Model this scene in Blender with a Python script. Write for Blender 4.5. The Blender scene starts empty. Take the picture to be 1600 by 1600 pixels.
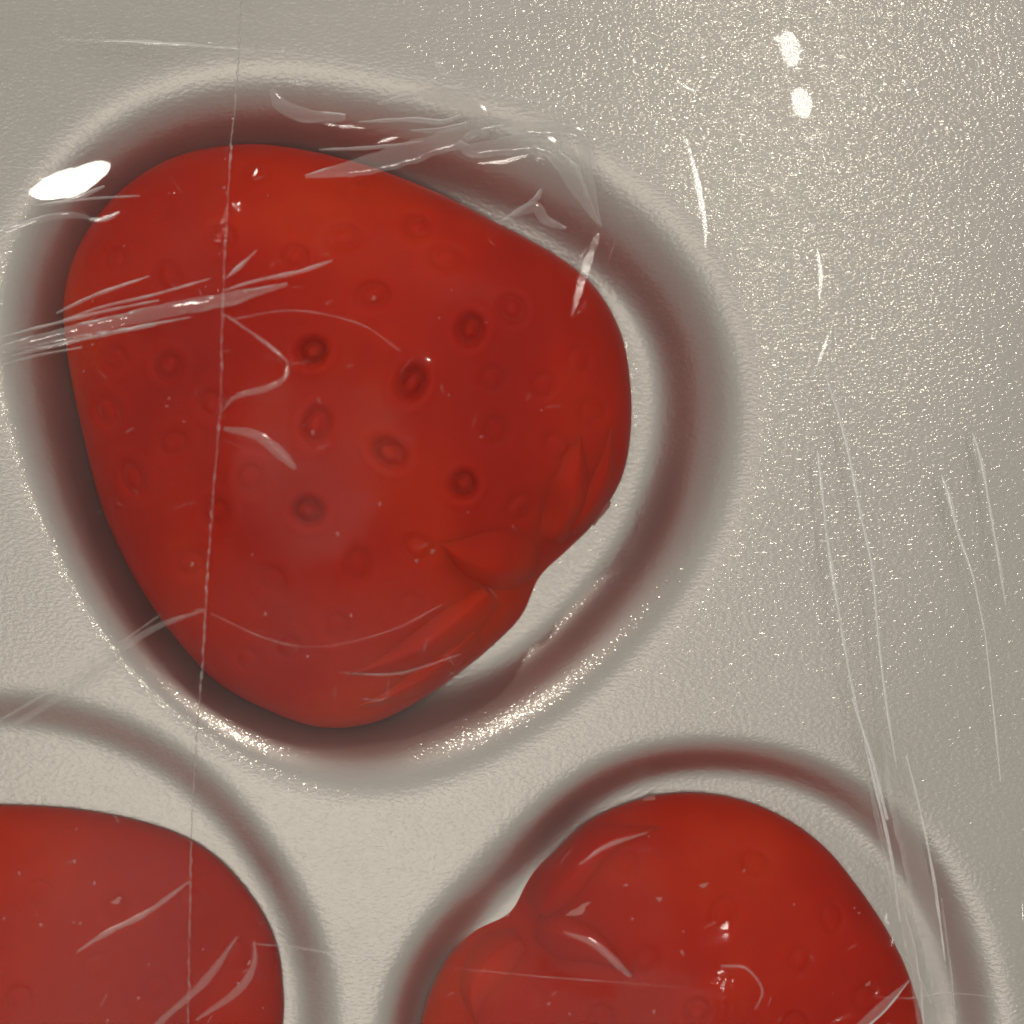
import bpy, math, random
import numpy as np
from mathutils import Vector

# ---------------------------------------------------------------- units
# All layout numbers are in twentieths of a millimetre (U = 0.05 mm), x to the right, y up the picture.
U = 5e-5
HC = 4000.0                       # camera height above the flat of the tray (200 mm)
rng = np.random.default_rng(7)
random.seed(7)

scene = bpy.context.scene
COL = scene.collection

# ---------------------------------------------------------------- camera
cam_d = bpy.data.cameras.new("camera")
cam_d.sensor_width = 36.0
cam_d.lens = 36.0 * HC / 1600.0
cam_d.clip_start = 0.005
cam_d.clip_end = 50.0
cam_d.dof.use_dof = True
cam_d.dof.focus_distance = (HC - 20) * U
cam_d.dof.aperture_fstop = 12.0
cam = bpy.data.objects.new("camera", cam_d)
cam.location = (0, 0, HC * U)
COL.objects.link(cam)
scene.camera = cam

# ---------------------------------------------------------------- world: dim warm room light
world = bpy.data.worlds.new("World")
scene.world = world
world.use_nodes = True
bg = world.node_tree.nodes["Background"]
bg.inputs[0].default_value = (1.0, 0.93, 0.84, 1)
bg.inputs[1].default_value = 0.46

# ---------------------------------------------------------------- lamps
LAMPS = []
def lamp(name, slope, dist, dia, power, color):
    """a small ceiling spot or an added fill lamp, seen from the tray along (sx, sy, 1)"""
    ld = bpy.data.lights.new(name, 'AREA')
    ld.shape = 'DISK'; ld.size = dia; ld.energy = power; ld.color = color
    o = bpy.data.objects.new(name, ld)
    o.location = (slope[0] * dist, slope[1] * dist, dist)
    o.rotation_euler = (-Vector(o.location)).to_track_quat('-Z', 'Y').to_euler()
    COL.objects.link(o)
    LAMPS.append(np.array(o.location) / U)
    return o
lamp("ceiling_spot_or_fill", (0.125, 0.195), 1.6, 0.022, 0.5, (1.0, 0.93, 0.82))
lamp("ceiling_spot_or_fill", (-0.62, 0.90), 1.4, 0.12, 3.4, (1.0, 0.93, 0.82))
lamp("ceiling_spot_or_fill", (0.55, 1.10), 1.5, 0.20, 6.5, (1.0, 0.93, 0.82))  # added oblique fill to brighten the strawberries, no known spot there
# the pale ceiling of the room, lit and scattering softly
ld = bpy.data.lights.new("ceiling", 'AREA')
ld.shape = 'RECTANGLE'; ld.size = 4.2; ld.size_y = 3.6; ld.energy = 0.07*math.pi*15.1; ld.color = (1.0, 0.93, 0.85)
o = bpy.data.objects.new("ceiling", ld)
o.location = (0.9, 1.60, 1.7)
COL.objects.link(o)

# a wide shaded lamp hanging over the table, brightest in the middle of its shade
for k, rad in enumerate((0.12, 0.16, 0.20, 0.245, 0.29)):
    ld = bpy.data.lights.new("pendant_lamp", 'AREA')
    ld.shape = 'DISK'; ld.size = 2*rad; ld.energy = 0.23*math.pi*(math.pi*rad**2); ld.color = (1.0, 0.93, 0.84)
    o = bpy.data.objects.new("pendant_lamp", ld)
    o.location = (-0.10, -0.16, 1.0+0.004*k)
    COL.objects.link(o)

vs = scene.view_settings
vs.view_transform = 'Standard'; vs.look = 'None'; vs.gamma = 1.0
vs.exposure = 0.03
scene.display_settings.display_device = 'sRGB'
scene.render.engine = 'CYCLES'
cy = scene.cycles
cy.caustics_reflective = False; cy.caustics_refractive = False
cy.max_bounces = 8; cy.diffuse_bounces = 4; cy.glossy_bounces = 4; cy.transparent_max_bounces = 24
cy.sample_clamp_indirect = 4.0
cy.use_denoising = True
cy.use_adaptive_sampling = True; cy.adaptive_threshold = 0.04

# ---------------------------------------------------------------- helpers
def W(px, py, z=0.0):
    """picture position (of 1600) at height z -> plan position"""
    k = (HC - z) / HC
    return ((px - 800.0) * k, (800.0 - py) * k)
def Wp(pts, z=0.0):
    return np.array([W(p[0], p[1], z) for p in pts], float)

def spline(pts, n, closed=False):
    """Catmull-Rom through pts (any number of columns), n samples, even by arc length"""
    p = np.array(pts, float)
    if closed: q = np.vstack([p[-1], p, p[0], p[1]])
    else: q = np.vstack([2*p[0]-p[1], p, 2*p[-1]-p[-2]])
    out = []
    m = len(q) - 3
    t = np.linspace(0, 1, 24, endpoint=False)[:, None]
    for i in range(m):
        a, b, c, d = q[i], q[i+1], q[i+2], q[i+3]
        out.append(0.5*((2*b)+(-a+c)*t+(2*a-5*b+4*c-d)*t*t+(-a+3*b-3*c+d)*t**3))
    out = np.vstack(out + ([q[1][None]] if closed else [q[-2][None]]))
    s = np.concatenate([[0], np.cumsum(np.linalg.norm(np.diff(out[:, :2], axis=0), axis=1))])
    tt = np.linspace(0, s[-1], n, endpoint=not closed)
    return np.stack([np.interp(tt, s, out[:, k]) for k in range(out.shape[1])], 1)

def dist_poly(X, Y, P, closed=True):
    """distance to a polyline, plus inside flag when closed"""
    d2 = np.full(X.shape, 1e18); ins = np.zeros(X.shape, bool)
    n = len(P)
    for i in range(n if closed else n-1):
        ax, ay = P[i]; bx, by = P[(i+1) % n]
        ex, ey = bx-ax, by-ay
        L = ex*ex+ey*ey + 1e-12
        t = np.clip(((X-ax)*ex+(Y-ay)*ey)/L, 0, 1)
        d2 = np.minimum(d2, (X-ax-t*ex)**2+(Y-ay-t*ey)**2)
        if closed:
            c = ((ay > Y) != (by > Y))
            xi = ax + (Y-ay)*ex/(ey if abs(ey) > 1e-9 else 1e-9)
            ins ^= c & (X < xi)
    return np.sqrt(d2), ins

_perm = rng.permutation(512)
_gang = rng.uniform(0, 2*np.pi, 512)
def perlin(x, y, seed=0):
    xi = np.floor(x).astype(int); yi = np.floor(y).astype(int)
    xf = x-xi; yf = y-yi
    def g(ix, iy, dx, dy):
        h = _gang[_perm[(_perm[(ix+seed*37) & 511]+iy) & 511]]
        return np.cos(h)*dx+np.sin(h)*dy
    u = xf**3*(xf*(xf*6-15)+10); v = yf**3*(yf*(yf*6-15)+10)
    a = g(xi, yi, xf, yf); b = g(xi+1, yi, xf-1, yf)
    c = g(xi, yi+1, xf, yf-1); d = g(xi+1, yi+1, xf-1, yf-1)
    return (a*(1-u)+b*u)*(1-v)+(c*(1-u)+d*u)*v

def smooth(t):
    t = np.clip(t, 0, 1); return t*t*(3-2*t)

def mesh_obj(name, verts, quads, mat, parent=None, tris=None, loc=None):
    """verts in U; one mesh object"""
    me = bpy.data.meshes.new(name)
    V = (np.asarray(verts, float) * U).astype(np.float32)
    Q = np.asarray(quads, np.int32).reshape(-1, 4)
    T = np.asarray(tris if tris is not None else [], np.int32).reshape(-1, 3)
    me.vertices.add(len(V)); me.vertices.foreach_set("co", V.ravel())
    nl = Q.size + T.size
    me.loops.add(nl)
    me.loops.foreach_set("vertex_index", np.concatenate([Q.ravel(), T.ravel()]))
    me.polygons.add(len(Q)+len(T))
    ls = np.concatenate([np.arange(len(Q))*4, Q.size+np.arange(len(T))*3]).astype(np.int32)
    me.polygons.foreach_set("loop_start", ls)
    me.polygons.foreach_set("loop_total", np.concatenate([np.full(len(Q), 4), np.full(len(T), 3)]).astype(np.int32))
    me.polygons.foreach_set("use_smooth", np.ones(len(Q)+len(T), bool))
    me.update(calc_edges=True)
    if mat: me.materials.append(mat)
    o = bpy.data.objects.new(name, me)
    COL.objects.link(o)
    if loc is not None: o.location = [c*U for c in loc]
    if parent:
        o.parent = parent
        o.matrix_parent_inverse.identity()
        o.location = Vector(o.location) - Vector(parent.location)
    return o

def grid_quads(nr, nc, wrap=False):
    r = np.arange(nr-1)[:, None]; c = np.arange(nc if wrap else nc-1)[None]
    a = r*nc+c; b = r*nc+(c+1) % nc
    return np.stack([a, b, b+nc, a+nc], -1).reshape(-1, 4)

def tag(o, label=None, cat=None, group=None, kind=None):
    if label: o["label"] = label
    if cat: o["category"] = cat
    if group: o["group"] = group
    if kind: o["kind"] = kind

# ---------------------------------------------------------------- materials
def newmat(name):
    m = bpy.data.materials.new(name); m.use_nodes = True
    nt = m.node_tree; nt.nodes.clear()
    out = nt.nodes.new("ShaderNodeOutputMaterial")
    return m, nt, out
def nd(nt, typ, **kw):
    n = nt.nodes.new(typ)
    for k, v in kw.items():
        if k.startswith("i_"):
            key = k[2:].replace("_", " ")
            n.inputs[int(key) if key.isdigit() else key].default_value = v
        else: setattr(n, k, v)
    return n

def tray_material():
    m, nt, out = newmat("silver_tray_plastic")
    L = nt.links.new
    tc = nd(nt, "ShaderNodeTexCoord")
    mp = nd(nt, "ShaderNodeMapping"); mp.inputs["Scale"].default_value = (0.75, 1.25, 1.0)
    L(tc.outputs["Object"], mp.inputs["Vector"])
    n1 = nd(nt, "ShaderNodeTexNoise", i_Scale=3300.0, i_Detail=1.0, i_Roughness=0.5)
    L(mp.outputs[0], n1.inputs["Vector"])
    b1 = nd(nt, "ShaderNodeBump", i_Strength=1.0, i_Distance=4.0e-5)
    L(n1.outputs[0], b1.inputs["Height"])
    # pearl base under a layer of bright flakes
    p = nd(nt, "ShaderNodeBsdfPrincipled", i_Metallic=0.86, i_Roughness=0.36)
    p.inputs["Base Color"].default_value = (0.50, 0.483, 0.456, 1)
    g = nd(nt, "ShaderNodeBsdfGlossy", i_Roughness=0.105)
    g.inputs["Color"].default_value = (0.62, 0.60, 0.54, 1)
    L(b1.outputs[0], g.inputs["Normal"])
    mx = nd(nt, "ShaderNodeMixShader", i_0=0.22)
    L(p.outputs[0], mx.inputs[1]); L(g.outputs[0], mx.inputs[2])
    L(mx.outputs[0], out.inputs[0])
    return m

def berry_material():
    m, nt, out = newmat("red_wax")
    L = nt.links.new
    tc = nd(nt, "ShaderNodeTexCoord")
    n1 = nd(nt, "ShaderNodeTexNoise", i_Scale=90.0, i_Detail=4.0)
    n2 = nd(nt, "ShaderNodeTexNoise", i_Scale=900.0, i_Detail=3.0)
    for n in (n1, n2): L(tc.outputs["Object"], n.inputs["Vector"])
    n0 = nd(nt, "ShaderNodeTexNoise", i_Scale=38.0, i_Detail=3.0, i_Distortion=0.6)
    L(tc.outputs["Object"], n0.inputs["Vector"])
    ad = nd(nt, "ShaderNodeMix", i_0=0.38); L(n0.outputs[0], ad.inputs[2]); L(n1.outputs[0], ad.inputs[3])
    cr = nd(nt, "ShaderNodeValToRGB")
    e = cr.color_ramp.elements
    e[0].position = 0.34; e[0].color = (0.44, 0.009, 0.001, 1)
    e[1].position = 0.66; e[1].color = (0.68, 0.042, 0.004, 1)
    m_ = e.new(0.5); m_.color = (0.55, 0.016, 0.0018, 1)
    L(ad.outputs[0], cr.inputs[0])
    b = nd(nt, "ShaderNodeBump", i_Strength=0.25, i_Distance=2e-5)
    L(n2.outputs[0], b.inputs["Height"])
    p = nd(nt, "ShaderNodeBsdfPrincipled", i_Roughness=0.42)
    p.inputs["Subsurface Weight"].default_value = 0.6
    p.inputs["Subsurface Radius"].default_value = (1.0, 0.12, 0.05)
    p.inputs["Subsurface Scale"].default_value = 0.0035
    p.inputs["Specular IOR Level"].default_value = 0.08
    L(cr.outputs[0], p.inputs["Base Color"]); L(b.outputs[0], p.inputs["Normal"])
    L(p.outputs[0], out.inputs[0])
    return m

def film_material(name, haze, gain=0.42, rough=0.06, haze_scale=120.0, scratch=True):
    """clear wrapping film: Fresnel mirror over see-through, plus a little milky scatter"""
    m, nt, out = newmat(name)
    L = nt.links.new
    tc = nd(nt, "ShaderNodeTexCoord")
    gl = nd(nt, "ShaderNodeBsdfAnisotropic" if False else "ShaderNodeBsdfGlossy", i_Roughness=rough)
    gl.inputs["Color"].default_value = (1, 1, 1, 1)
    tr = nd(nt, "ShaderNodeBsdfTransparent")
    fr = nd(nt, "ShaderNodeFresnel", i_IOR=1.45)
    mu = nd(nt, "ShaderNodeMath", operation='MULTIPLY'); mu.use_clamp = True
    mu.inputs[1].default_value = gain
    L(fr.outputs[0], mu.inputs[0])
    mx = nd(nt, "ShaderNodeMixShader")
    L(mu.outputs[0], mx.inputs[0]); L(tr.outputs[0], mx.inputs[1]); L(gl.outputs[0], mx.inputs[2])
    df = nd(nt, "ShaderNodeBsdfDiffuse"); df.inputs["Color"].default_value = (0.85, 0.83, 0.8, 1)
    tl = nd(nt, "ShaderNodeBsdfTranslucent"); tl.inputs["Color"].default_value = (0.85, 0.83, 0.8, 1)
    md = nd(nt, "ShaderNodeMixShader", i_0=0.5)
    L(df.outputs[0], md.inputs[1]); L(tl.outputs[0], md.inputs[2])
    mh = nd(nt, "ShaderNodeMixShader")
    mh.inputs[0].default_value = haze
    L(mx.outputs[0], mh.inputs[1]); L(md.outputs[0], mh.inputs[2])
    L(mh.outputs[0], out.inputs[0])
    return m

M_TRAY = tray_material()
M_BERRY = berry_material()
M_FILM = film_material("clear_film", 0.004)
M_FLAP = film_material("clear_film_overlap", 0.003, gain=0.12)
M_FOLD = film_material("clear_film_fold", 0.21, gain=1.6, rough=0.12)
M_CREASE = film_material("clear_film_crease", 0.20, gain=3.2, rough=0.25)
M_PLEAT = film_material("clear_film_pleat", 0.08, gain=14.0, rough=0.3)
M_EDGE = film_material("clear_film_edge", 0.26, gain=2.0, rough=0.2)
def speck_material():
    m, nt, out = newmat("pale_pink_wax")
    p = nd(nt, "ShaderNodeBsdfPrincipled", i_Roughness=0.5)
    n = nd(nt, "ShaderNodeTexNoise", i_Scale=1500.0)
    cr = nd(nt, "ShaderNodeValToRGB")
    cr.color_ramp.elements[0].color = (0.55, 0.10, 0.08, 1); cr.color_ramp.elements[1].color = (0.75, 0.30, 0.26, 1)
    nt.links.new(n.outputs[0], cr.inputs[0]); nt.links.new(cr.outputs[0], p.inputs["Base Color"])
    nt.links.new(p.outputs[0], out.inputs[0])
    return m
M_SPECK = speck_material()

# ---------------------------------------------------------------- strawberry shapes
class Berry:
    def __init__(s, z_floor, outline, centre, z_eq, z_top, seeds, dents, pq=(2.7, 0.52)):
        s.zeq, s.ztop, s.pq, s.zf = z_eq, z_top, pq, z_floor
        P = spline(Wp(outline, z_eq), 720, closed=True)
        s.c = np.array(W(*centre, z_eq))
        d = P - s.c
        th = np.arctan2(d[:, 1], d[:, 0]); r = np.hypot(d[:, 0], d[:, 1])
        o = np.argsort(th)
        s.th = np.concatenate([th[o][-1:]-2*np.pi, th[o], th[o][:1]+2*np.pi])
        s.r = np.concatenate([r[o][-1:], r[o], r[o][:1]])
        s.P = P
        s.dents = [(*W(x, y, z_top*0.5), rad, dep) for x, y, rad, dep in dents]
        s.seeds = []
        for x, y, *k in seeds:
            z = 0.0
            for _ in range(3):
                X, Y = W(x, y, z); z = float(s.base(np.array(X), np.array(Y)))
            kk = k[0] if k else 0.8
            s.seeds.append((X, Y, kk*(1.0 if kk > 1 else 0.84)*random.uniform(0.9, 1.12), random.uniform(0, 3.1), random.uniform(0.72, 1.0), random.uniform(-5, 5)))
    def R(s, th): return np.interp(th, s.th, s.r)
    def base(s, X, Y):
        dx, dy = X-s.c[0], Y-s.c[1]
        rho = np.hypot(dx, dy)/s.R(np.arctan2(dy, dx))
        z = s.zeq+(s.ztop-s.zeq)*np.clip(1-np.clip(rho, 0, 1)**s.pq[0], 0, 1)**s.pq[1]
        for x, y, rad, dep in s.dents:
            z = z - dep*np.exp(-((X-x)**2+(Y-y)**2)/rad**2)
        z = z + 5*perlin(X/160, Y/160, 3) + 1.2*perlin(X/45, Y/45, 4)
        return np.where(rho > 1, -1e4, z)
    def top(s, X, Y):
        z = s.base(X, Y)
        for x, y, k, an, el, of in s.seeds:
            ca, sa = math.cos(an), math.sin(an)
            a_ = (X-x)*ca+(Y-y)*sa; b_ = -(X-x)*sa+(Y-y)*ca
            d = np.hypot(a_*el, b_)
            d = d + 0.10*(a_+of)*np.exp(-(d/60)**2)
            z = z - k*k*9.5*np.exp(-((d-15)/5.5)**2) + k*k*2.2*np.exp(-((d-32)/7.0)**2)
        return z
    def build(s, name, label, group):
        na, nr = 512, 190
        phi = np.linspace(0, np.pi/2, nr)
        rho = np.sin(phi)**0.85
        rho[0] = 0.002; rho[-1] = 0.99995
        th = np.linspace(-np.pi, np.pi, na, endpoint=False)
        R = s.R(th)
        X = s.c[0]+rho[:, None]*R*np.cos(th); Y = s.c[1]+rho[:, None]*R*np.sin(th)
        Z = s.top(X, Y)
        Z = np.maximum(Z, s.zeq-60)
        Zr = Z[-1]
        # underside down to the well floor
        bt = np.linspace(0, 1, 16)[1:]
        Xb, Yb, Zb = [], [], []
        for t in bt:
            k = 1-0.16*t**2.2
            Xb.append(s.c[0]+k*R*np.cos(th)); Yb.append(s.c[1]+k*R*np.sin(th)); Zb.append(Zr*(1-t)+(s.zf+1)*t)
        X = np.vstack([X]+Xb); Y = np.vstack([Y]+Yb); Z = np.vstack([Z]+Zb)
        root = bpy.data.objects.new(name, None); COL.objects.link(root)
        root.empty_display_size = 0.005
        root.location = (s.c[0]*U, s.c[1]*U, s.zf*U)
        tag(root, label, "strawberry", group)
        V = np.stack([X, Y, Z], -1).reshape(-1, 3) - np.array([s.c[0], s.c[1], s.zf])
        n = len(V); last = n-na
        cap = n; V = np.vstack([V, [0, 0, 1.0]])
        tris = [(last+i, cap, last+(i+1) % na) for i in range(na)]
        q = grid_quads(X.shape[0], na, True)[:, ::-1]
        q = q[:, ::-1]
        b = mesh_obj("body", V, q, M_BERRY, tris=None)
        b.parent = root
        # seeds: one low dome shared by all
        for x, y, k, an, el, of in s.seeds:
            e = 6.0
            z = float(s.base(np.array(x), np.array(y)))
            gx = float(s.base(np.array(x+e), np.array(y))-s.base(np.array(x-e), np.array(y)))/(2*e)
            gy = float(s.base(np.array(x), np.array(y+e))-s.base(np.array(x), np.array(y-e)))/(2*e)
            so = bpy.data.objects.new("seed", SEED_MESH); COL.objects.link(so)
            so.parent = root
            nrm = Vector((-gx, -gy, 1)).normalized()
            rot = Vector((0, 0, 1)).rotation_difference(nrm).to_matrix().to_4x4()
            from mathutils import Matrix
            so.matrix_local = Matrix.Translation(Vector(((x-s.c[0])*U, (y-s.c[1])*U, (z-6.0-s.zf)*U))) @ rot @ \
                Matrix.Rotation(an, 4, 'Z') @ Matrix.Diagonal((k, k*0.78, 1, 1))
        s.root = root
        return root

def seed_mesh():
    nr, na = 9, 20
    V = [(0, 0, 8.2)]
    for i in range(1, nr):
        t = i/(nr-1)
        r = 13*t
        z = 8.0*math.cos(t*math.pi/2)**0.8 - (1.6*math.exp(-((t-0.0)/0.3)**2)) - 2
        for j in range(na):
            a = 2*math.pi*j/na
            V.append((r*math.cos(a), r*math.sin(a), z))
    V[0] = (0, 0, 8.0-1.6-2)
    Q = []; T = [(0, 1+j, 1+(j+1) % na) for j in range(na)]
    for i in range(nr-2):
        for j in range(na):
            a = 1+i*na+j; b = 1+i*na+(j+1) % na
            Q.append((a, a+na, b+na, b))
    o = mesh_obj("seed_pattern", V, Q, M_BERRY, tris=T)
    me = o.data; me.name = "seed"
    bpy.data.objects.remove(o)
    return me
SEED_MESH = seed_mesh()

B_MAIN = Berry(-68,
    [(102,460),(128,380),(185,303),(260,252),(340,230),(430,228),(560,255),(680,300),(780,350),(870,400),(930,450),
     (970,520),(985,600),(985,680),(970,750),(930,815),(888,860),(850,903),(824,955),(780,1000),(720,1050),(650,1098),
     (580,1130),(500,1136),(420,1110),(340,1065),(270,990),(210,900),(160,790),(125,650),(105,540)],
    (490, 670), -52, 142,
    [(490,548,1.25),(645,595,1.2),(495,660,1.2),(605,705,1.15),(480,798,1.15),(265,572,.9),(272,692,.9),(390,745,.9),(585,460,.85),(735,512,1.1),
     (850,600,.85),(775,670,.85),(725,755,1.1),(870,695,.8),(425,905),(655,350,.9),(180,405,.8),(260,430,.8),(345,370,.8),
     (205,745,.9),(300,880,.8),(640,945,.8),(525,978,.8),(650,855,.8),(385,1030,.7),(500,1098,.6),(815,790,.8),
     (400,268,.7),(800,480,.9),(460,400,.8),(560,290,.6),(700,400,.8),(540,370,.8),(905,560,.8),(930,640,.7),(340,800,.9),(560,880,.9),(770,590,.8),(240,330,.7),(180,560,.8),(165,640,.8),(330,630,.8),(450,1010,.7)],
    [(860,930,85,60),(735,905,42,26),(862,800,36,20)])
B_BL = Berry(-20,
    [(-460,1560),(-420,1430),(-330,1330),(-200,1275),(-90,1258),(0,1257),(100,1262),(200,1278),(290,1308),(350,1350),(400,1410),(430,1470),
     (442,1540),(440,1610),(415,1700),(360,1800),(270,1890),(160,1960),(40,2000),(-80,2000),(-190,1950),(-290,1870),(-380,1770),(-440,1670)],
    (0, 1620), -14, 120,
    [(60,1395,.7),(180,1412,.8),(150,1510,.7),(300,1400,.6),(375,1490,.7),(245,1545,.8),(30,1560,.7),(290,1480,.6),(-80,1480),(-60,1620),
     (120,1640),(230,1680),(330,1640),(-200,1520),(-180,1700),(40,1750)],
    [])
B_BR = Berry(-32,
    [(655,1640),(662,1580),(680,1530),(705,1488),(742,1454),(782,1424),(811,1384),(858,1338),(920,1282),(1000,1248),(1080,1238),(1160,1250),
     (1230,1280),(1290,1325),(1340,1385),(1385,1452),(1415,1512),(1440,1590),(1450,1680),(1430,1780),(1380,1880),(1300,1970),(1200,2040),
     (1100,2080),(1000,2070),(900,2020),(810,1940),(730,1840),(680,1740)],
    (1070, 1640), -24, 126,
    [(1010,1500,.8),(1130,1425,.8),(1250,1500,.8),(1180,1345,.7),(975,1350,.7),(1100,1330,.6),(1300,1430,.7),(890,1470,.6),(1090,1580,.9),
     (1240,1600,.8),(940,1590,.8),(830,1560,.6),(1350,1560,.7),(1000,1690),(1180,1700),(860,1720),(1320,1720),(1060,1820),(1220,1850)],
    [(792,1418,72,55),(850,1490,45,22)])
BERRIES = [B_MAIN, B_BL, B_BR]

# ---------------------------------------------------------------- tray: one moulded sheet with a well under each piece
WELLS = [
  dict(z=-68, lip=30, rim=[(1168,600),(1160,730),(1110,855),(1030,965),(930,1065),(800,1165),(660,1228),(560,1240),(450,1212),(350,1155),(265,1090),(180,1000),
            (105,880),(50,760),(10,640),(-8,520),(8,410),(50,310),(120,220),(220,150),(340,112),(480,112),(640,142),(800,185),(940,245),(1050,335),(1130,460)],
       floor=[(1012,560),(1014,650),(998,735),(965,832),(908,905),(852,968),(785,1025),(700,1060),(620,1095),(560,1108),(480,1104),(390,1072),(325,1025),(270,950),
            (220,860),(180,770),(150,650),(132,540),(140,460),(170,380),(225,315),(295,270),(380,255),(460,258),(570,285),(690,322),(800,370),(890,420),(960,480),(1000,525)]),
  dict(z=-20, lip=22, rim=[(-560,1560),(-500,1360),(-380,1230),(-230,1140),(-80,1085),(40,1085),(130,1100),(230,1140),(320,1200),(390,1280),(450,1370),(500,1450),(525,1540),(530,1640),
            (500,1760),(430,1880),(320,1980),(160,2070),(20,2100),(-120,2080),(-260,2000),(-400,1880),(-500,1740)],
       floor=[(-500,1560),(-440,1380),(-340,1260),(-200,1180),(-70,1140),(40,1135),(120,1150),(210,1185),(290,1235),(350,1295),(405,1370),(445,1450),(465,1540),(465,1630),
            (440,1720),(380,1820),(290,1910),(170,1980),(40,2020),(-80,2020),(-200,1970),(-310,1890),(-400,1780),(-470,1680)]),
  dict(z=-32, lip=24, rim=[(600,1640),(608,1560),(640,1480),(700,1410),(770,1340),(840,1270),(920,1205),(1000,1175),(1090,1165),(1180,1168),(1280,1190),(1370,1240),(1450,1310),
            (1510,1400),(1550,1500),(1570,1600),(1570,1700),(1540,1820),(1470,1940),(1360,2050),(1230,2130),(1100,2160),(970,2140),(850,2080),(740,1980),(660,1860),(610,1740)],
       floor=[(648,1640),(655,1575),(675,1525),(702,1482),(745,1448),(790,1412),(835,1360),(890,1290),(950,1240),(1020,1212),(1090,1204),(1170,1210),(1240,1228),(1310,1265),
            (1370,1325),(1420,1400),(1455,1480),(1480,1570),(1490,1660),(1475,1770),(1420,1880),(1330,1980),(1220,2060),(1100,2095),(990,2085),(890,2030),(800,1950),(720,1850),(670,1740)]),
]
def tray_height(X, Y):
    Z = np.zeros(X.shape)
    for w in WELLS:
        Rm = spline(Wp(w['rim'], -10), 160, True); cR = Rm.mean(0)
        rr = np.linalg.norm(Rm-cR, axis=1)[:, None]; Rm = cR+(Rm-cR)*(rr+w['lip'])/rr; Fl = spline(Wp(w['floor'], w['z']+10), 160, True)
        for _ in range(30):                    # no kinks along the moulding
            Fl = (np.roll(Fl, 1, 0)+2*Fl+np.roll(Fl, -1, 0))/4; Rm = (np.roll(Rm, 1, 0)+2*Rm+np.roll(Rm, -1, 0))/4
        dR, inR = dist_poly(X, Y, Rm); dF, inF = dist_poly(X, Y, Fl)
        t = np.where(inF, 0.0, np.where(inR, dF/(dF+dR+1e-9), 1.0))
        # steep lower wall, broad rolled lip
        a, b_ = 0.3, 0.6                     # even slope with a rounded foot and a rounded lip
        k = 1/(1-a/2-b_/2)
        s = np.where(t < a, k*t*t/(2*a), np.where(t < 1-b_, k*(t-a/2), 1-k*(1-t)**2/(2*b_)))
        Z = np.minimum(Z, w['z']*(1-s))
    Z = Z + 1.5*perlin(X/300, Y/300, 9)
    return Z

def axis(lo, a, b, hi, fine, coarse):
    return np.concatenate([np.arange(lo, a, coarse), np.arange(a, b, fine), np.arange(b, hi+coarse, coarse)])

tx = axis(-1500, -840, 840, 1500, 4.0, 20.0)
TX, TY = np.meshgrid(tx, tx)
TZ = tray_height(TX, TY)
for _ in range(40):                            # the sheet was drawn hot: every edge is soft
    TZ[1:-1, 1:-1] = (TZ[1:-1, 1:-1]*4+TZ[:-2, 1:-1]+TZ[2:, 1:-1]+TZ[1:-1, :-2]+TZ[1:-1, 2:])/8
tray = mesh_obj("tray", np.stack([TX, TY, TZ], -1).reshape(-1, 3), grid_quads(len(tx), len(tx)), M_TRAY)
tag(tray, "silver sparkling moulded plastic tray with rounded wells under the red strawberries", "tray")

# ---------------------------------------------------------------- strawberries
GRP = "red strawberry pieces in the tray wells"
B_MAIN.build("strawberry", "whole large red moulded strawberry in the upper well, seeds showing, cap towards lower right", GRP)
B_BL.build("strawberry", "red strawberry cut off by the lower left corner, smooth rounded edge", GRP)
B_BR.build("strawberry", "red strawberry at the bottom right, its notched cap towards upper left", GRP)

SEPALS = []           # (berry, X, Y, Z) for the film to lie over
def sepal(berry, mid, width, height, lift=0.0, skew=0.0):
    """a raised pointed leaf of the cap: spine through mid (picture px), widths per point"""
    zc = 60.0
    pts = []
    for x, y in mid:
        z = zc
        for _ in range(3):
            X, Y = W(x, y, z); z = float(berry.base(np.array(X), np.array(Y)));  z = max(z, -90)
        pts.append((X, Y))
    n, m = 40, 17
    S = spline([(*p, w, h) for p, w, h in zip(pts, width, height)], n)
    T = np.gradient(S[:, :2], axis=0); T /= np.linalg.norm(T, axis=1)[:, None]
    N = np.stack([-T[:, 1], T[:, 0]], 1)
    v = np.linspace(-1, 1, m)
    X = S[:, 0, None]+N[:, 0, None]*v*1.2*S[:, 2, None]
    Y = S[:, 1, None]+N[:, 1, None]*v*1.2*S[:, 2, None]
    base = np.maximum(berry.base(X, Y), -110)
    prof = np.clip(1-np.abs(v-skew)/(1-skew*np.sign(v-skew)), 0, 1)**0.9
    Z = base-6+(6+1.25*S[:, 3, None])*prof+lift
    o = np.array([berry.c[0], berry.c[1], berry.zf])
    ob = mesh_obj("leaf", (np.stack([X, Y, Z], -1)-o).reshape(-1, 3), grid_quads(n, m), M_BERRY)
    ob.parent = berry.root
    SEPALS.append((X, Y, Z))
    return ob
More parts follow.
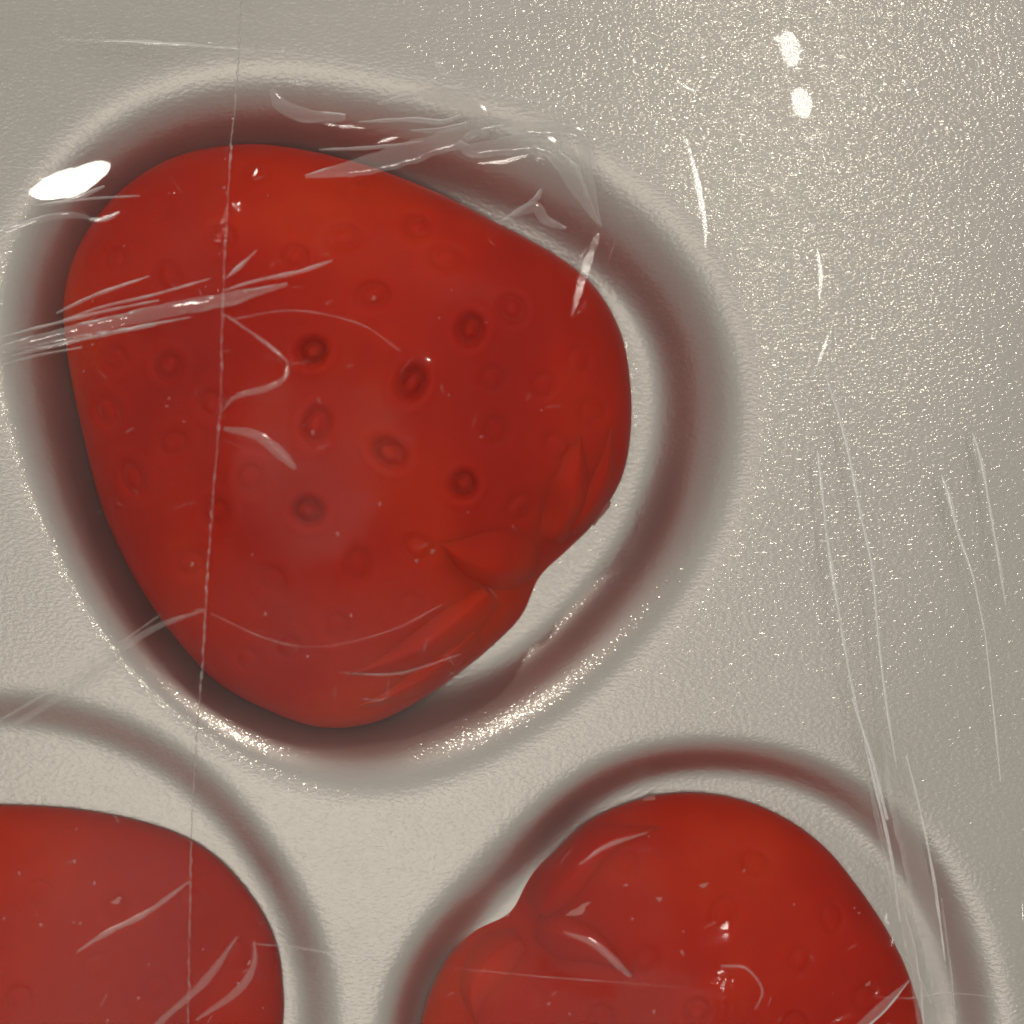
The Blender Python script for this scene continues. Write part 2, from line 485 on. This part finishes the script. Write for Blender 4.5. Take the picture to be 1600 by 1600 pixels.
# cap of the upper strawberry
sepal(B_MAIN, [(690,848),(740,866),(790,872),(838,872)], [4,34,46,30], [3,20,24,12], skew=-0.35)
sepal(B_MAIN, [(905,680),(895,735),(880,790),(858,842)], [4,24,34,24], [2,14,20,10], skew=0.3)
sepal(B_MAIN, [(545,1056),(630,1030),(700,992),(768,930)], [4,24,34,24], [2,12,18,10], skew=0.2)
sepal(B_MAIN, [(560,1105),(620,1085),(685,1045),(745,990)], [4,16,24,16], [2,8,12,6], skew=0.1)
sepal(B_MAIN, [(955,670),(948,730),(928,785),(890,832)], [4,18,22,14], [2,8,12,6], skew=0.0)
# cap of the lower right strawberry
sepal(B_BR, [(1030,1292),(940,1310),(880,1362),(836,1418)], [4,26,36,24], [2,10,15,10], skew=0.2)
sepal(B_BR, [(990,1525),(925,1482),(875,1465),(838,1452)], [4,28,34,22], [2,12,18,10], skew=-0.3)
sepal(B_BR, [(745,1600),(742,1545),(772,1500),(812,1468)], [4,26,32,20], [2,10,15,10], skew=0.2)

# pale wax crumbs on the pieces
def crumb(berry, x, y, l, w, ang):
    z = 0
    for _ in range(3):
        X, Y = W(x, y, z); z = max(float(berry.base(np.array(X), np.array(Y))), -100)
    e = 5.0
    gx = float(berry.base(np.array(X+e), np.array(Y))-z)/e; gy = float(berry.base(np.array(X), np.array(Y+e))-z)/e
    gx = max(-2, min(2, gx)); gy = max(-2, min(2, gy))
    nr, na = 5, 12
    V = []; ca, sa = math.cos(ang), math.sin(ang)
    for i in range(nr):
        t = i/(nr-1)
        for j in range(na):
            a = 2*math.pi*j/na
            rr = t*(1+0.25*math.sin(3*a+x)+0.15*math.sin(5*a+y))
            px, py = l*rr*math.cos(a), w*rr*math.sin(a)
            qx, qy = px*ca-py*sa, px*sa+py*ca
            V.append((X+qx-berry.c[0], Y+qy-berry.c[1], z+gx*qx+gy*qy+3.0*(1-t*t)-1.2-berry.zf))
    o = mesh_obj("wax_chip", V, grid_quads(nr, na, True), M_SPECK)
    o.parent = berry.root
crumb(B_MAIN, 940, 800, 22, 6, 0.95); crumb(B_MAIN, 695, 1052, 20, 8, 0.6)
crumb(B_BR, 905, 1422, 20, 7, 0.65); crumb(B_BR, 868, 1456, 7, 4, 1.2); crumb(B_BR, 1010, 1250, 18, 3, 0.35)
crumb(B_BR, 1290, 1322, 20, 5, -0.75); crumb(B_BR, 1030, 1405, 6, 4, 0); crumb(B_BR, 978, 1383, 6, 3, 0); crumb(B_BR, 1100, 1383, 9, 4, 0.3)
crumb(B_BL, 182, 1408, 8, 5, 0.5); crumb(B_BL, 245, 1290, 14, 4, -0.4); crumb(B_BR, 790, 1428, 10, 5, 0.7)

for b, bx in ((B_MAIN, (130, 960, 260, 1100)), (B_BL, (5, 420, 1280, 1595)), (B_BR, (690, 1410, 1260, 1595))):
    k = 0
    while k < (34 if b is B_MAIN else 16):
        x, y = random.uniform(bx[0], bx[1]), random.uniform(bx[2], bx[3])
        X, Y = W(x, y, 40)
        if float(b.base(np.array(X), np.array(Y))) < 15: continue
        r = random.uniform(1.3, 3.2)
        crumb(b, x, y, r*random.uniform(1, 2.2), r, random.uniform(0, 3)); k += 1

# ---------------------------------------------------------------- wrapping film
fx = axis(-1500, -830, 830, 1500, 3.0, 15.0)
FX, FY = np.meshgrid(fx, fx)
n = len(fx)
OB = np.interp(FX, tx, tx)*0
# what lies under the film
def bilin(ax, A, X, Y):
    i = np.clip(np.searchsorted(ax, X)-1, 0, len(ax)-2); j = np.clip(np.searchsorted(ax, Y)-1, 0, len(ax)-2)
    u = np.clip((X-ax[i])/(ax[i+1]-ax[i]), 0, 1); v = np.clip((Y-ax[j])/(ax[j+1]-ax[j]), 0, 1)
    return (A[j, i]*(1-u)+A[j, i+1]*u)*(1-v)+(A[j+1, i]*(1-u)+A[j+1, i+1]*u)*v
OB = bilin(tx, TZ, FX, FY)+4.0
for b in BERRIES:
    OB = np.maximum(OB, b.base(FX, FY)+7.0)
for X, Y, Z in SEPALS:
    ii = np.clip(np.searchsorted(fx, X.ravel()), 0, n-1); jj = np.clip(np.searchsorted(fx, Y.ravel()), 0, n-1)
    np.maximum.at(OB, (jj, ii), Z.ravel()+5.0)

# 1. taut membrane over the obstacles, coarse to fine
def membrane(ax, ob, u, its):
    hx = np.diff(ax)
    cx = 1/hx
    l = np.zeros(len(ax)); r = np.zeros(len(ax))
    l[1:] = cx; r[:-1] = cx
    w = np.zeros(len(ax)); w[1:-1] = (ax[2:]-ax[:-2])/2; w[0] = hx[0]/2; w[-1] = hx[-1]/2
    Lx, Rx, Wy = l[None], r[None], w[:, None]
    Ly, Ry, Wx = l[:, None], r[:, None], w[None]
    a = (Lx*Wy)[1:-1, 1:-1]; b_ = (Rx*Wy)[1:-1, 1:-1]; c = (Ly*Wx)[1:-1, 1:-1]; d = (Ry*Wx)[1:-1, 1:-1]
    s = a+b_+c+d
    for k in range(its):
        v = (a*u[1:-1, :-2]+b_*u[1:-1, 2:]+c*u[:-2, 1:-1]+d*u[2:, 1:-1])/s
        u[1:-1, 1:-1] = np.maximum(v, ob[1:-1, 1:-1])
    return u
ax_prev = None
for step, its in ((48.0, 400), (24.0, 300), (12.0, 300), (6.0, 200)):
    ax = np.arange(-1500, 1500.1, step)
    AX, AY = np.meshgrid(ax, ax)
    o_ = bilin(fx, OB, AX, AY)
    u_ = o_.copy() if ax_prev is None else np.maximum(bilin(ax_prev, u_prev, AX, AY), o_)
    u_prev = membrane(ax, o_, u_, its); ax_prev = ax
FZ = np.maximum(bilin(ax_prev, u_prev, FX, FY), OB)
FZ = membrane(fx, OB, FZ, 60)
def blur(A, k):
    for _ in range(k):
        A[1:-1, 1:-1] = (A[1:-1, 1:-1]*4+A[:-2, 1:-1]+A[2:, 1:-1]+A[1:-1, :-2]+A[1:-1, 2:])/8
    return A
FZ = blur(FZ, 40)
# slack: slow undulation
FZ += 3.0*perlin(FX/260+3, FY/260, 1) + 0.7*perlin(FX/95, FY/95, 2) + 0.16*perlin(FX/38, FY/30, 8)

# 2. tight puckers and pleats: patches where the film is pulled to face the room's spots
PATCH = [  # picture polyline, half width, lamp
  ([(1233,50),(1234,75),(1235,100)], 18, 0), ([(1250,140),(1255,160),(1254,182)], 18, 0),
  ([(55,303),(115,284),(165,262)], 27, 1),
  ([(1318,680),(1332,740),(1343,800)], 4, 0), ([(1292,835),(1300,900),(1312,965)], 4, 0), ([(1493,815),(1506,860),(1520,905)], 4, 0), ([(1540,775),(1550,830),(1560,885)], 4, 0),
  ([(150,66),(230,68),(360,78)], 4, 0), ([(450,84),(560,105),(680,132)], 3.5, 0),
  ([(1072,215),(1090,280),(1102,350),(1104,410)], 6, 0), ([(937,365),(915,420),(893,495)], 8, 0),
  ([(1277,385),(1283,440),(1280,468)], 6, 0), ([(1297,515),(1287,545),(1271,588)], 4.5, 0),
  ([(1278,712),(1287,800)], 4, 0), ([(1472,745),(1491,805)], 5, 0), ([(1520,680),(1537,765)], 5, 0),
  ([(500,193),(535,197),(575,200)], 6, 1), ([(583,225),(608,217),(628,211)], 6, 1),
  ([(745,255),(790,252),(830,240)], 6, 0), ([(838,251),(846,244)], 4, 0), ([(452,126),(475,133)], 7, 1),
  ([(397,275),(402,265)], 5, 1), ([(364,319),(377,330)], 5, 1),
  ([(1062,130),(1085,143)], 5, 0), ([(680,95),(712,138)], 6, 0),
  ([(449,565),(447,585),(440,600)], 5, 1), ([(420,545),(436,553)], 5, 1),
  ([(1384,1430),(1396,1480)], 7, 0), ([(1370,1530),(1373,1548),(1361,1562)], 5, 0), ([(1302,1596),(1330,1583)], 6, 0),
  ([(1471,1408),(1478,1490)], 4, 0), ([(1131,1520),(1136,1550)], 6, 0), ([(1121,1533),(1124,1543)], 4, 0), ([(1186,1517),(1196,1513)], 4, 0),
  ([(1588,1565),(1588,1600)], 7, 0), ([(1598,1395),(1598,1440)], 4, 0), ([(1566,1552),(1572,1545)], 4, 0),
  ([(612,1270),(620,1270)], 6, 0), ([(632,1273),(639,1271)], 5, 0), ([(647,1266),(648,1284)], 3.5, 0), ([(424,1363),(429,1366)], 5, 1),
  ([(536,1482),(542,1478)], 4, 1), ([(551,1476),(555,1470)], 4, 1), ([(552,1502),(558,1498)], 5, 1), ([(566,1510),(578,1508)], 6, 1),
  ([(484,1428),(486,1452)], 3, 1), ([(345,640),(350,634)], 4, 1), ([(10,365),(60,345)], 5, 1), ([(150,346),(186,333)], 5, 1),
  ([(50,535),(120,515)], 4.5, 1), ([(75,545),(135,532)], 4.5, 1), ([(130,508),(200,494)], 4, 1), ([(200,525),(240,515)], 4.5, 1), ([(280,345+140),(340,462)], 3.5, 1),
  ([(150,455),(230,433)], 3, 1), ([(1135,1445),(1136,1452)], 4, 0), ([(632,600),(648,575)], 2.5, 0), ([(470,525),(500,518)], 2.5, 0),
]
AVOID = [(640,585,42,0,0.07,0.05),(490,540,34,0,0.06,0.05)]
dx = np.diff(fx)
GX = np.diff(FZ, axis=1)/dx[None]; GY = np.diff(FZ, axis=0)/dx[:, None]
mask = np.zeros(FZ.shape); tgx = np.zeros(FZ.shape); tgy = np.zeros(FZ.shape)
for poly, hw, li in PATCH:
    c = np.array(poly, float)
    zz = [float(bilin(fx, FZ, np.array(W(x, y, 0)[0]), np.array(W(x, y, 0)[1]))) for x, y in c]
    P = np.array([W(x, y, z) for (x, y), z in zip(c, zz)])
    X, Y = P[len(P)//2]; z0 = zz[len(P)//2]; i = int(np.searchsorted(fx, X)); j = int(np.searchsorted(fx, Y))
    best = 9
    for q, T in enumerate(LAMPS[:2]):                       # the spot this bit of film is nearest to facing
        a = np.array([T[0]-X, T[1]-Y, T[2]-z0]); a /= np.linalg.norm(a); b = np.array([-X, -Y, HC-z0]); b /= np.linalg.norm(b); h = a+b
        e = math.hypot(-h[0]/h[2]-GX[j, i], -h[1]/h[2]-GY[j, i])
        if e < best: best, li = e, q
    lo = P.min(0)-hw*3; hi = P.max(0)+hw*3
    i0, i1 = np.searchsorted(fx, [lo[0], hi[0]]); j0, j1 = np.searchsorted(fx, [lo[1], hi[1]])
    sl = (slice(max(j0, 0), j1), slice(max(i0, 0), i1))
    d, _ = dist_poly(FX[sl], FY[sl], P, closed=False)
    # lens-shaped: narrower to the ends
    L = np.linalg.norm(P[-1]-P[0])+1e-6
    tt = ((FX[sl]-P[0][0])*(P[-1][0]-P[0][0])+(FY[sl]-P[0][1])*(P[-1][1]-P[0][1]))/L**2
    hwl = hw*np.clip(1.15-1.9*np.abs(tt-0.5)**1.6, 0.35, 1.1) if len(P) > 2 else hw
    hwl = hwl*(1+0.45*perlin(FX[sl]/17+hw, FY[sl]/17, 31)+0.2*perlin(FX[sl]/7, FY[sl]/7, 32))
    mk = smooth((hwl*1.25-d)/(hwl*0.5))
    z = FZ[sl]
    def half(T):
        x, y = T[0]-FX[sl], T[1]-FY[sl]; zc = T[2]-z
        q = np.sqrt(x*x+y*y+zc*zc); return x/q, y/q, zc/q
    a = half(LAMPS[li]); b = half(np.array([0, 0, HC]))
    hx, hy, hz = a[0]+b[0], a[1]+b[1], a[2]+b[2]
    m0 = mask[sl]; up = mk > m0
    tgx[sl] = np.where(up, -hx/hz, tgx[sl]); tgy[sl] = np.where(up, -hy/hz, tgy[sl]); mask[sl] = np.maximum(m0, mk)
# places where it is drawn flat over the dome and turns away from the spot
for x, y, rad, li, ox, oy in AVOID:
    zc = float(bilin(fx, FZ, np.array(W(x, y, 0)[0]), np.array(W(x, y, 0)[1]))); X0, Y0 = W(x, y, zc)
    mk = smooth((rad*1.2-np.hypot(FX-X0, FY-Y0))/(rad*0.4))
    T = LAMPS[li]; a = np.array([T[0]-X0, T[1]-Y0, T[2]-zc]); a /= np.linalg.norm(a)
    b = np.array([-X0, -Y0, HC-zc]); b /= np.linalg.norm(b); h = a+b
    up = mk > mask
    tgx = np.where(up, -h[0]/h[2]+ox, tgx); tgy = np.where(up, -h[1]/h[2]+oy, tgy); mask = np.maximum(mask, mk*0.3*(mk > mask))
WMAX = 250.0
mx_ = (mask[:, 1:]+mask[:, :-1])/2; my_ = (mask[1:]+mask[:-1])/2
wx = (1+WMAX*mx_)/dx[None]**1; wy = (1+WMAX*my_)/dx[:, None]**1
cw = np.zeros(n); cw[1:-1] = (fx[2:]-fx[:-2])/2; cw[0] = dx[0]; cw[-1] = dx[-1]
wx = wx*cw[:, None]; wy = wy*cw[None]
ex = (((tgx[:, 1:]+tgx[:, :-1])/2-GX)*mx_)*dx[None]; ey = (((tgy[1:]+tgy[:-1])/2-GY)*my_)*dx[:, None]
lam = (cw[:, None]*cw[None])/110.0**2
def At(px, py):
    r = np.zeros(FZ.shape)
    r[:, 1:] += px; r[:, :-1] -= px; r[1:] += py; r[:-1] -= py
    return r
def A(u): return At(wx*np.diff(u, axis=1), wy*np.diff(u, axis=0))+lam*u
rhs = At(wx*ex, wy*ey)
Dg = np.zeros(FZ.shape); Dg[:, 1:] += wx; Dg[:, :-1] += wx; Dg[1:] += wy; Dg[:-1] += wy; Dg += lam
u = np.zeros(FZ.shape); r = rhs.copy(); zv = r/Dg; p = zv.copy(); rz = (r*zv).sum()
for k in range(320):
    Ap = A(p); al = rz/(p*Ap).sum(); u += al*p; r -= al*Ap
    zv = r/Dg; rz2 = (r*zv).sum(); p = zv+(rz2/rz)*p; rz = rz2
FZ = FZ+u
# 3. crumpled spots: fine puckering that catches the spots as glints
CRUMPLE = [((430,1345),(530,1335),30,1.0), ((445,1480),(600,1512),20,1.0), ((610,1268),(650,1280),16,0.6), ((1110,1555),(1200,1560),34,0.5),
           ((240,440),(345,465),16,0.8), ((130,530),(240,505),14,0.8), ((240,250),(300,320),20,0.6), ((310,200),(370,260),20,0.7),
           ((870,1525),(950,1535),14,0.8), ((840,1490),(870,1510),16,.7), ((1560,1570),(1600,1560),20,.5), ((720,740),(730,760),20,0.5)]
for a, b, rad, amp in CRUMPLE:
    P = np.array([W(*a, 50), W(*b, 50)])
    lo = P.min(0)-rad*2; hi = P.max(0)+rad*2
    i0, i1 = np.searchsorted(fx, [lo[0], hi[0]]); j0, j1 = np.searchsorted(fx, [lo[1], hi[1]])
    sl = (slice(j0, j1), slice(i0, i1))
    d, _ = dist_poly(FX[sl], FY[sl], P, closed=False)
    FZ[sl] += 1.9*amp*np.exp(-(d/rad)**2)*(1.6*perlin(FX[sl]/13, FY[sl]/13, 5)+1.0*np.abs(perlin(FX[sl]/22, FY[sl]/22, 6)))
soft = OB-2.5
FZ = np.where(FZ < soft, soft+0.0, FZ)

film = bpy.data.objects.new("wrapping_film", None); COL.objects.link(film)
film.empty_display_size = 0.01
tag(film, "clear glossy crinkled plastic film stretched over the tray and strawberries", "plastic film")
mesh_obj("sheet", np.stack([FX, FY, FZ], -1).reshape(-1, 3), grid_quads(n, n), M_FILM, film)

def film_z(X, Y): return bilin(fx, FZ, np.asarray(X, float), np.asarray(Y, float))
def on_film(x, y):
    z = 0.0
    for _ in range(3):
        X, Y = W(x, y, z); z = float(film_z(X, Y))
    return X, Y

# overlapping second layer left of the seam
SEAM = [(380,-60),(378,0),(372,120),(362,230),(355,350),(349,490),(345,640),(335,760),(325,900),(318,1030),(308,1150),(300,1300),(297,1450),(295,1600),(294,1660)]
ns = 900
S = spline([on_film(x, y) for x, y in SEAM], ns)
S[:, 0] += 2.2*perlin(np.arange(ns)/6.0, np.zeros(ns), 11)+1.5*perlin(np.arange(ns)/2.6, np.zeros(ns)+.5, 12)
dist = np.concatenate([np.arange(0, 24, 3.0), np.arange(24, 120, 6.0), np.arange(120, 1200, 14.0)])
X = S[:, 0, None]-dist[None]; Y = np.repeat(S[:, 1, None], len(dist), 1)
X = np.maximum(X, -1490)
Z = film_z(X, Y)+5.0+2.0*perlin(X/120+9, Y/120, 13)+0.25*perlin(X/22, Y/60, 14)
Z += 3.0*np.exp(-dist[None]/9.0)*(0.4+np.abs(perlin(Y/9, X*0, 15)))
mesh_obj("overlap", np.stack([X, Y, Z], -1).reshape(-1, 3), grid_quads(ns, len(dist)), M_FLAP, film)
# the thick crinkled edge of the overlap
off = np.linspace(-3.0, 3.0, 5)
wv = 0.2+1.1*np.abs(perlin(np.arange(ns)/10.0, np.zeros(ns), 16))
EX = S[:, 0, None]+off[None]*wv[:, None]; EY = np.repeat(S[:, 1, None], 5, 1)
EZ = film_z(EX, EY)+8+2.2*(1-(off[None]/3)**2)+1.6*perlin(EY/5, EX/3, 17)
mesh_obj("seam", np.stack([EX, EY, EZ], -1).reshape(-1, 3), grid_quads(ns, 5), M_EDGE, film)

# folds and pleats lying on the film
FOLDS = [
  [(100,64,2),(230,68,4),(365,78,3),(450,84,2),(560,105,2),(680,132,2),(780,152,2),(900,168,1)],
  [(590,163,2),(660,152,10),(710,157,14),(744,178,16),(752,205,13),(728,218,5)],
  [(478,277,3),(560,262,14),(640,240,18),(700,220,17),(750,200,13),(800,192,6)],
  [(715,222,3),(735,236,11),(790,230,15),(850,228,18),(880,256,17),(905,300,11),(934,350,2)],
  [(760,192,6),(830,202,14),(896,208,14),(914,232,12),(920,285,8),(938,354,2)],
  [(560,192,1),(640,188,4),(690,192,4),(720,182,2)],
  [(425,140,3),(440,165,10),(480,182,12),(540,185,5)], [(776,350,1),(832,316,4),(846,296,2)], [(800,335,4),(836,325,9),(852,345,8),(884,358,3)],
  [(0,548,8),(150,510,10),(280,482,11),(350,470,11),(450,445,2)], [(90,490,1),(150,462,3),(235,432,1)], [(40,545,2),(130,528,5),(245,508,2)],
  [(2,362,3),(60,345,5),(110,337,5),(140,341,3)], [(140,344,2),(165,344,4),(188,332,2)], [(55,322,1),(110,314,4),(165,292,2)], [(95,318,1),(150,311,2),(220,307,1)],
  [(0,1148,4),(120,1072,6),(230,988,5),(322,952,2)], [(0,1126,2),(100,1066,2),(255,958,1)],
  [(122,1486,1),(170,1455,4),(230,1425,4),(297,1376,2)], [(245,1600,4),(320,1532,6),(372,1462,2)], [(308,1592,2),(370,1548,6),(397,1508,5),(398,1468,1)],
  [(1378,1140,2),(1398,1230,15),(1424,1330,18),(1446,1430,18),(1466,1530,15),(1482,1625,13)],
  [(1350,1190,1),(1372,1290,4),(1400,1400,7),(1425,1500,8),(1440,1620,5)],
  [(1290,590,1),(1318,680,2.4),(1343,800,2.4),(1362,890,2),(1372,1000,1)], [(1277,708,2),(1290,830,3),(1310,960,2.6),(1332,1080,2.2),(1352,1160,1)],
  [(1470,742,1),(1482,780,4),(1495,830,2.4),(1520,905,2),(1538,990,1)], [(1518,676,1),(1530,715,4),(1540,765,2.4),(1560,880,2),(1570,945,1)],
  [(1470,1400,1),(1478,1470,2),(1486,1540,2),(1492,1625,2)],
[(395,1473,.6),(470,1480,1.3),(560,1495,1.2),(620,1501,.4)], [(680,1508,.3),(850,1525,.7),(960,1533,.6),(1060,1541,.2)], [(1360,1556,.2),(1430,1558,.7),(1475,1550,.9),(1560,1556,.7),(1625,1559,.4)],
  [(352,492,1),(400,525,2),(436,553,2),(450,566,1)], [(450,566,1),(448,588,3),(420,606,5),(370,620,4),(348,642,1)],
  [(350,670,3),(400,680,8),(440,710,9),(462,732,4)], [(360,500,.5),(460,486,.7),(560,506,.6),(625,548,.4)],
  [(330,958,.5),(420,998,.9),(500,1010,.5),(610,985,.8),(690,945,.4)], [(530,1050,.6),(620,1052,1.8),(720,1022,.6)], [(560,1090,.5),(600,1092,1.2),(608,1062,.5)],
  [(1420,1530,1),(1380,1570,7),(1320,1625,9)], [(1400,1480,1),(1430,1520,2),(1455,1570,1)],
  [(0,528,1),(80,508,2.5),(170,486,2.5),(250,470,1)], [(20,556,1),(90,540,3),(180,520,3),(300,496,1)], [(0,572,1),(60,556,2),(130,543,1)],
  [(100,500,1),(170,478,2),(240,462,2),(330,436,1)], [(350,455,1),(400,440,3),(470,425,3),(520,408,1)], [(355,435,1),(378,415,3),(402,392,1)],
  [(1350,1160,1),(1372,1250,2),(1392,1340,2),(1405,1440,1)], [(1362,890,1),(1372,1000,2),(1384,1100,2),(1400,1200,1)], [(1330,1090,1),(1360,1180,2.5),(1385,1280,2)],
  [(1538,990,1),(1550,1100,1.5),(1562,1220,1)], [(1415,1180,1),(1440,1280,2),(1462,1400,2),(1475,1500,1)],
  [(640,205,1),(690,205,5),(730,196,5)], [(800,215,3),(850,212,6),(895,222,6)], [(870,235,2),(900,265,4),(918,310,3)], [(500,235,1),(580,232,3),(660,222,1)],
  [(1126,1508,1),(1165,1512,1.5),(1190,1545,1.5),(1180,1575,1)], [(880,1455,1),(930,1475,6),(985,1525,3)], [(905,1350,1),(950,1320,3),(1010,1300,1)],
]
for f in FOLDS:
    L = np.linalg.norm(np.diff(np.array(f)[:, :2], axis=0), axis=1).sum()
    k = int(max(24, L/4))
    S = spline([(*on_film(x, y), w) for x, y, w in f], k)
    T = np.gradient(S[:, :2], axis=0); T /= np.linalg.norm(T, axis=1)[:, None]
    N = np.stack([-T[:, 1], T[:, 0]], 1)
    v = np.linspace(-1, 1, 9)
    wv = S[:, 2]*(1+(0.8 if max(p[2] for p in f) < 4.5 else 0.3)*perlin(np.arange(k)/9.0, np.full(k, f[0][0]*0.37), 21))
    X = S[:, 0, None]+N[:, 0, None]*v*wv[:, None]; Y = S[:, 1, None]+N[:, 1, None]*v*wv[:, None]
    Z = film_z(X, Y)+7.0+np.minimum(wv, 7)[:, None]*0.35*(1-v**2)+0.3*perlin(X/7, Y/7, 22)
    mesh_obj("fold", np.stack([X, Y, Z], -1).reshape(-1, 3), grid_quads(k, 9), (M_PLEAT if f[0][0] > 1250 and f[0][1] < 1200 else M_CREASE) if max(p[2] for p in f) < 4.5 else M_FOLD, film)

# fine scratches and hairlines in the film, too small to tell apart
SV, SQ = [], []
for k in range(85):
    if k < 60: x, y = random.uniform(110, 980), random.uniform(240, 1120)
    elif k < 72: x, y = random.uniform(0, 430), random.uniform(1270, 1600)
    else: x, y = random.uniform(690, 1420), random.uniform(1260, 1600)
    ang = random.choice((0.3, 0.5, -0.9, 1.2, random.uniform(-1.5, 1.5)))+random.uniform(-.2, .2); ln = random.uniform(5, 26)*random.choice((1, 1, 1.8)); wd = random.uniform(0.4, 0.9)
    bend = random.uniform(-.25, .25)
    X0, Y0 = on_film(x, y)
    t = np.linspace(-0.5, 0.5, 9)
    X = X0+ln*(t*math.cos(ang)-bend*t*t*math.sin(ang)); Y = Y0+ln*(t*math.sin(ang)+bend*t*t*math.cos(ang))
    nx, ny = -math.sin(ang), math.cos(ang)
    w = wd*np.sqrt(np.clip(1-(2*t)**2, 0.02, 1))
    b0 = len(SV)
    for sgn in (-1, 1):
        for a, b, ww in zip(X, Y, w):
            xx, yy = a+sgn*nx*ww, b+sgn*ny*ww
            SV.append((xx, yy, float(film_z(xx, yy))+6.5))
    SQ += [(b0+q, b0+q+1, b0+9+q+1, b0+9+q) for q in range(8)]
so = mesh_obj("scratches", SV, SQ, M_FOLD, film)
so["kind"] = "stuff"
